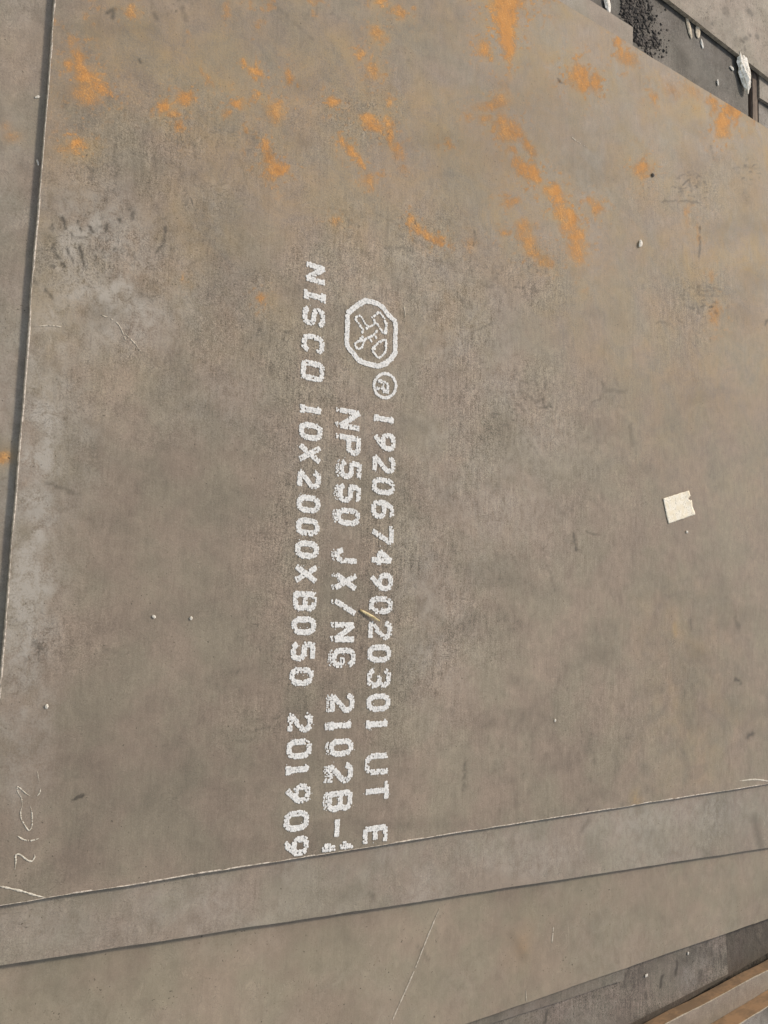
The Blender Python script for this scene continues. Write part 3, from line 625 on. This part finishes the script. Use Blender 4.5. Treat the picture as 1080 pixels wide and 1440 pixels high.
# start of the next figure, cut off by the shear
def dots_along(strokes_px, wid, pitch, rad, name, seed, rows=None, jit=0.0005):
    r = np.random.default_rng(seed)
    W = [[tuple(w(x, y)[:2]) for x, y in s] for s in strokes_px]
    allp = np.array([p for s in W for p in s]); lo = allp.min(0)-wid; hi = allp.max(0)+wid
    A, B = np.meshgrid(np.arange(lo[0], hi[0], pitch), np.arange(lo[1], hi[1], pitch), indexing='ij')
    D = near_strokes(A, B, W); k = D < wid/2
    a = A[k]+r.normal(0, jit, k.sum()); b = B[k]+r.normal(0, jit, k.sum())
    C = np.stack([a, b], -1); ok = (C[:, 1] > YB+0.003) & (r.random(len(C)) > 0.03)
    return C[ok], rad*(0.78+0.40*r.random(ok.sum()))
C1, r1 = dots_along([[(456,1195),(468,1193)],[(482,1189),(493,1192)],[(461,1190),(463,1192)],[(485,1187),(488,1190)]], 0.013, 0.005, 0.0029, '', 3001)
dots_mesh('painted_digit', C1, r1, PAINT, top_plate, 3001)
# emblem
e = lambda *p: S(p, 470, 410, 8.727)
outer = [e((375,115),(440,125),(520,150),(600,200),(660,290),(745,370),(752,440),(745,600),(745,760),(690,830),(620,890),(540,920),(450,900),(370,880),(290,840),(240,770),(160,680),(150,600),(160,440),(160,280),(200,235),(290,165),(375,115))]
C1 = stroke_dots([[tuple(w(x, y)[:2]) for x, y in outer[0]]], (-0.0034, 0.0, 0.0034), 0.0034); r1 = 0.0024*(0.8+0.4*rng.random(len(C1))); C1 = C1+rng.normal(0, 0.0004, C1.shape)
em = dots_mesh('painted_emblem', C1, r1, PAINT, top_plate, 3002)
def chain(strokes_px, step, rad, seed):
    """single file of dots"""
    r = np.random.default_rng(seed); C = []
    for s in strokes_px:
        W = np.array([w(x, y)[:2] for x, y in s])
        d = np.r_[0, np.cumsum(np.hypot(*np.diff(W, axis=0).T))]
        t = np.arange(0, d[-1]+step*0.3, step)
        C.append(np.stack([np.interp(t, d, W[:, 0]), np.interp(t, d, W[:, 1])], -1))
    C = np.concatenate(C); C += r.normal(0, .0005, C.shape)
    return C, rad*(0.75+0.45*r.random(len(C)))
inner = [e((345,500),(350,470),(310,420),(270,360),(258,325),(290,300),(325,310),(345,340),(380,400),(420,440),(460,420),(500,380)),
         e((465,320),(500,290),(545,255),(580,290),(615,340),(635,400),(632,460),(630,510),(595,512)), e((490,360),(540,430),(575,470),(590,500)),
         e((395,450),(420,440)), e((320,580),(345,560)), e((370,590),(430,565),(480,535),(520,485)), e((430,570),(455,615)), e((480,535),(515,570)),
         e((340,600),(275,620),(250,650),(265,690),(300,708),(340,685),(350,640),(372,592)),
         e((610,600),(635,612),(634,680),(628,740),(600,780),(540,820),(510,790),(475,740),(460,712),(500,665),(545,620),(610,600)), e((490,700),(500,660))]
C1, r1 = chain(inner, 0.0050, 0.0029, 3003)
dots_mesh('painted_emblem_figure', C1, r1, PAINT, em, 3003)
C1, r1 = dots_along([e((640,400),(632,505)), e((634,620),(628,735))], 0.008, 0.0045, 0.0024, '', 3004)
dots_mesh('painted_emblem_bar', C1, r1, PAINT, em, 3004)
circ = [e(*[(620+135*math.cos(t), 1158+148*math.sin(t)) for t in np.linspace(0, 2*math.pi, 30)])]
C1 = stroke_dots([[tuple(w(x, y)[:2]) for x, y in circ[0]]], (-0.0014, 0.0014), 0.0036); r1 = 0.0022*(0.8+0.4*rng.random(len(C1))); C1 = C1+rng.normal(0, 0.0003, C1.shape)
rg = dots_mesh('painted_registered_mark', C1, r1, PAINT, top_plate, 3005)
C1, r1 = dots_along([e((535,1098),(650,1130),(655,1235),(605,1225),(600,1140)), e((600,1185),(530,1192))], 0.0050, 0.0032, 0.0021, '', 3006)
dots_mesh('painted_letter', C1, r1, PAINT, rg, 3006)

# ------------------------------------------------------------------ chalk writing and scratches
def ribbon(name, pts_px, width, mat, parent, z=0.0, seed=0, lift=0.0009, breaks=0.0):
    r = np.random.default_rng(seed)
    P = np.array(pts_px, float)
    # Catmull-Rom smoothing
    Q = []
    E = np.vstack([2*P[0]-P[1], P, 2*P[-1]-P[-2]])
    for i in range(1, len(E)-2):
        for t in np.linspace(0, 1, 10, endpoint=False):
            a, b, c, d = E[i-1], E[i], E[i+1], E[i+2]
            Q.append(0.5*((2*b)+(-a+c)*t+(2*a-5*b+4*c-d)*t*t+(-a+3*b-3*c+d)*t**3))
    Q.append(P[-1]); Q = np.array(Q)
    W = w(Q[:, 0], Q[:, 1], z)
    n = len(W); T = np.gradient(W[:, :2], axis=0); T /= np.linalg.norm(T, axis=1)[:, None]+1e-12
    N = np.stack([-T[:, 1], T[:, 0]], -1)
    tt = np.linspace(0, 1, n); taper = np.clip(np.minimum(tt, 1-tt)*8, 0.25, 1)
    wd = width*taper*(0.55+0.9*r.random(n))
    v = []; f = []
    for i in range(n):
        a = W[i, :2]+N[i]*wd[i]/2; b = W[i, :2]-N[i]*wd[i]/2
        v += [(a[0], a[1], z+lift), (W[i, 0], W[i, 1], z+lift+0.0003), (b[0], b[1], z+lift)]
    for i in range(n-1):
        if r.random() < breaks: continue
        k = i*3; f += [(k, k+1, k+4, k+3), (k+1, k+2, k+5, k+4)]
    return mesh_obj(name, v, f, mat, parent)
h = lambda *p: S(p, 0, 1080, 7.2)
ribbon('chalk_figure', h((345,868),(350,900),(320,940),(270,925),(220,885),(180,868),(158,885),(160,940),(150,1025)), 0.0021, CHALK, top_plate, seed=1)
ribbon('chalk_figure', h((395,708),(350,725),(295,733),(235,720),(170,682)), 0.0020, CHALK, top_plate, seed=2, breaks=0.2)
ribbon('chalk_figure', h((305,380),(322,450),(325,560),(310,615),(285,625),(250,575),(215,510),(208,440),(225,380)), 0.0016, CHALK, top_plate, seed=3, breaks=0.22)
ribbon('chalk_figure', h((410,205),(400,250),(370,285)), 0.0014, CHALK, top_plate, seed=4, breaks=0.25)
ribbon('chalk_figure', h((300,280),(250,245),(200,200),(172,190),(185,250),(215,300),(228,380)), 0.0015, CHALK, top_plate, seed=6, breaks=0.3)
ribbon('chalk_figure', h((378,30),(385,80),(392,130)), 0.0013, CHALK, top_plate, seed=5, breaks=0.35)
ribbon('scratch', h((-40,1185),(100,1215),(230,1245),(350,1283),(455,1308)), 0.0026, CHALK, top_plate, seed=7)
ribbon('scratch', [(567,430),(569,438),(569,446)], 0.0022, SCRATCH, top_plate, seed=8)
ribbon('scratch', [(802,192),(812,200),(826,208)], 0.0018, SCRATCH, top_plate, seed=9, breaks=.2)
ribbon('scratch', [(1040,1098),(1062,1096),(1084,1099)], 0.0032, CHALK, top_plate, seed=10)
ribbon('scratch', [(53,459),(70,458),(88,460)], 0.0024, SCRATCH, top_plate, seed=11, breaks=.2)
ribbon('scratch', [(176,470),(190,484),(200,498)], 0.0018, SCRATCH, top_plate, seed=12, breaks=.2)
ribbon('scratch', [(140,442),(165,455),(178,482)], 0.0018, SCRATCH, top_plate, seed=14, breaks=.2)
ribbon('scratch', [(618,1276),(600,1320),(580,1370),(560,1415),(540,1462)], 0.0030, SCRATCH, p3, z=Z3, seed=13, lift=0.0008, breaks=.05)
ribbon('scratch', [(778,1303),(776,1325)], 0.0040, SCRATCH, p3, z=Z3, seed=15, lift=0.0008, breaks=.05)
ribbon('scratch', [(739,1392),(740,1408)], 0.0022, SCRATCH, p3, z=Z3, seed=16, lift=0.0008, breaks=.1)

# ------------------------------------------------------------------ loose things
def rock(name, cx, cy, z, rx, ry, rz, rot, mat, seed, label, cat='stone chip', group=None, sub=2, pointy=0.0, rough=0.35):
    bm = bmesh.new(); bmesh.ops.create_icosphere(bm, subdivisions=sub, radius=1.0)
    r = np.random.default_rng(seed); ax = r.normal(size=(9, 3)); ax /= np.linalg.norm(ax, axis=1)[:, None]; cut = 0.62+0.3*r.random(9)
    c, s = math.cos(math.radians(rot)), math.sin(math.radians(rot))
    for vtx in bm.verts:
        d = np.array(vtx.co)
        for a_, ct in zip(ax, cut):                       # chipped facets
            k = d@a_-ct
            if k > 0: d = d-a_*k*0.95
        d = d*(1+rough*0.3*(r.random()-0.5))
        if pointy: d[0] *= 1-pointy*np.clip((d[1]*-1+0.1), 0, 1); 
        x, y = d[0]*rx, d[1]*ry
        vtx.co = (c*x-s*y, s*x+c*y, d[2]*rz*0.55)
    zmin = min(v.co.z for v in bm.verts)
    for vtx in bm.verts: vtx.co.z -= zmin
    me = bpy.data.meshes.new(name); bm.to_mesh(me); bm.free(); me.materials.append(mat)
    o = link(bpy.data.objects.new(name, me)); p = w(cx, cy, z); o.location = (p[0], p[1], z+0.0002)
    return tag(o, label, cat, group)
CH = 'stone chips lying on the plates'
rock('stone_chip', 899, 343, 0, .0075, .0125, .007, -20, STONE, 1, 'largest white stone chip on the printed plate, right of the long rust streak', group=CH)
rock('stone_chip', 268, 869, 0, .0032, .0042, .003, 10, STONE, 2, 'tiny white chip left of the first print line, right one of a level pair', group=CH, sub=1)
rock('stone_chip', 216, 867, 0, .0034, .0044, .003, 50, STONE, 3, 'tiny white chip well left of the print, left one of a level pair', group=CH, sub=1)
rock('stone_chip', 65, 993, 0, .0036, .0048, .003, 0, STONE, 5, 'tiny white chip near the left edge, above the chalk writing', group=CH, sub=1)
rock('stone_chip', 965, 748, 0, .0048, .0052, .004, 30, STONE, 6, 'small white chip just below the paper scrap', group=CH, sub=1)
rock('stone_chip', 780, 1013, 0, .0040, .0042, .003, 30, STONE, 7, 'tiny white chip between the paper scrap and the near sheared edge', group=CH, sub=1)
rock('cinder', 917, 247, 0, .0060, .0058, .005, 0, BLACKSTONE, 9, 'small black cinder beside an orange rust spot right of centre', 'cinder')
rock('stone_chip', 52, 137, Z2, .0026, .0060, .003, -60, STONE, 10, 'white chip on the left strip beside the edge, upper of two', group=CH, sub=1)
rock('stone_chip', 52.5, 229, Z2, .0026, .0056, .003, 20, STONE, 11, 'white chip in the shaded left gutter, lower of two', group=CH, sub=1)
rock('stone_chip', 908, 1371, Z5, .0075, .0045, .004, 20, STONE, 12, 'white chip on the dirty plate with the square cut end, left one', group=CH, sub=1)
rock('stone_chip', 967, 1340, Z5, .0050, .0060, .004, 0, STONE, 13, 'white chip on the dirty plate with the square cut end, right one', group=CH, sub=1)
rock('stone', 1042, 105, ZD, .031, .062, .022, 16, STONE, 14, 'long pointed white stone wedged beside the timber at upper right', 'stone', sub=3, pointy=0.5, rough=1.1)
rock('stone_chip', 967, 37, ZD, .011, .040, .006, 24, TANSTONE, 15, 'flat tan stone sliver near the spotted plate edge at top right', sub=2, group=CH)
rock('stone_chip', 980, 45, ZD, .012, .022, .006, 0, TANSTONE, 16, 'small grey-tan stone right of the tan sliver at top right', sub=2, group=CH)
rock('stone_chip', 986, 62, ZD, .006, .018, .005, 20, STONE, 17, 'narrow white chip below the tan sliver on the sooty plate', sub=1, group=CH)
rock('stone_chip', 1028, 97, ZD, .013, .006, .006, -10, STONE, 22, 'small white chip touching the left side of the long pointed stone', sub=1, group=CH)
rock('stone_chip', 1008, 117, ZD, .005, .012, .005, 10, STONE, 23, 'bright white chip on the sooty plate close to the far edge', sub=1, group=CH)
rock('stone_chip', 852, 8, ZD, .012, .026, .010, 20, STONE, 24, 'white stone at the very top beside the grey plate corner', sub=2, group=CH)

# paper scrap
def paper():
    c = [(931.3,701.3),(967.5,690.0),(975.8,723.8),(939.2,736.7)]
    n = 22; v = []; f = []; ids = {}
    W = [w(*p) for p in c]
    for i in range(n+1):
        for j in range(n+1):
            s = i/n; t = j/n
            p = (1-s)*(1-t)*W[0]+s*(1-t)*W[1]+s*t*W[2]+(1-s)*t*W[3]
            e_ = fbm(np.array(s*4+7), np.array(t*4), 77, 3)
            lift = 0.0012+0.0035*float(e_-0.3)*(max(abs(s-.5), abs(t-.5))*2)**2+0.003*max(0, s-0.8)*5*0.4
            jx = (float(fbm(np.array(s*9), np.array(t*9), 78, 3))-.5)*0.003*(1 if i in (0, n) or j in (0, n) else 0)
            ids[i, j] = len(v); v.append((p[0]+jx, p[1]+jx, lift))
    for i in range(n):
        for j in range(n):
            if i >= n-2 and 5 <= j <= 8 and not (i == n-2 and j in (5, 8)): continue     # torn notch
            f.append((ids[i, j], ids[i, j+1], ids[i+1, j+1], ids[i+1, j]))
    o = mesh_obj('paper_scrap', v, f, PAPER, smooth=True)
    md = o.modifiers.new('thick', 'SOLIDIFY'); md.thickness = 0.0004; md.offset = 1
    return tag(o, 'square scrap of dirty cream paper lying on the printed plate at right', 'paper')
paper()

# straw
def straw():
    a = w(505.6, 857.8); b = w(530.8, 873.2); n = 14; k = 8; v = []; f = []
    d = (b-a); L = np.linalg.norm(d); d /= L; s = np.array([-d[1], d[0], 0])
    for i in range(n+1):
        t = i/n; rr = 0.0026*(0.35+0.65*math.sin(math.pi*min(1, 0.12+t*0.86))**0.6)
        cpt = a+d*L*t+s*0.0004*math.sin(t*3.1)+np.array([0, 0, 0.0022+0.005*math.sin(t*math.pi*0.5)])
        for j in range(k):
            an = j*2*math.pi/k
            v.append(tuple(cpt+s*rr*math.cos(an)+np.array([0, 0, 1])*rr*0.8*math.sin(an)))
    for i in range(n):
        for j in range(k): f.append((i*k+j, i*k+(j+1) % k, (i+1)*k+(j+1) % k, (i+1)*k+j))
    f.append(tuple(range(k))[::-1]); f.append(tuple(n*k+j for j in range(k)))
    o = mesh_obj('straw', v, f, STRAW, smooth=True)
    return tag(o, 'short piece of dry straw lying across the print lines', 'straw')
straw()

# timber between plates, upper right
def beam(name, x0, x1, y0, y1, z0, z1, mat, label, cat):
    bm = bmesh.new(); bmesh.ops.create_cube(bm, size=1.0)
    for vtx in bm.verts:
        vtx.co = ((x0+x1)/2+vtx.co.x*(x1-x0), (y0+y1)/2+vtx.co.y*(y1-y0), (z0+z1)/2+vtx.co.z*(z1-z0))
    bmesh.ops.subdivide_edges(bm, edges=[e_ for e_ in bm.edges if abs(e_.verts[0].co.y-e_.verts[1].co.y) > 0.05], cuts=24)
    bmesh.ops.bevel(bm, geom=[e_ for e_ in bm.edges if e_.is_manifold and e_.calc_face_angle(0) > 1.0], offset=0.004, segments=2, affect='EDGES')
    for vtx in bm.verts:
        vtx.co.x += (float(fbm(np.array(vtx.co.y*9), np.array(vtx.co.z*30), 5, 3))-.5)*0.008
    me = bpy.data.meshes.new(name); bm.to_mesh(me); bm.free(); me.materials.append(mat)
    return tag(link(bpy.data.objects.new(name, me)), label, cat)
tx0 = w(1057,140,-0.03)[0]; tx1 = w(1066,140,-0.03)[0]
beam('timber_batten', tx0, tx1-0.002, 1.25, 1.95, -0.070, -0.028, WOOD, 'dark brown timber batten between plates at the upper right', 'timber')

# black grit
def grit():
    r = np.random.default_rng(5); v = []; f = []
    bm = bmesh.new(); bmesh.ops.create_icosphere(bm, subdivisions=1, radius=1); bv = np.array([x.co[:] for x in bm.verts]); bf = [[q.index for q in p.verts] for p in bm.faces]; bm.free()
    pts = []
    for _ in range(2200):
        cx, cy, sx, sy = [(892,12,13,16), (900,38,11,13), (884,20,7,8), (905,58,12,5), (915,70,12,8)][r.choice(5, p=[.42, .22, .14, .12, .10])]
        pts.append((r.normal(cx, sx), r.normal(cy, sy)))
    for u, vv in pts:
        if u < 872 or vv > 40+ (u-872)*0.95: continue
        p = w(u, vv, ZD); s = 0.0009+0.0046*r.random()**5
        k = len(v); q = bv*(0.45+1.0*r.random((len(bv), 1)))*s*np.array([0.7+0.8*r.random(), 0.7+0.8*r.random(), .6])
        v += list(q+p+np.array([0, 0, s*0.4])); f += [[k+i for i in t] for t in bf]
    o = mesh_obj('grit', v, f, BLACKSTONE)
    tag(o, 'patch of black grit and slag crumbs on the sooty plate at top right', 'grit', kind='stuff')
grit()
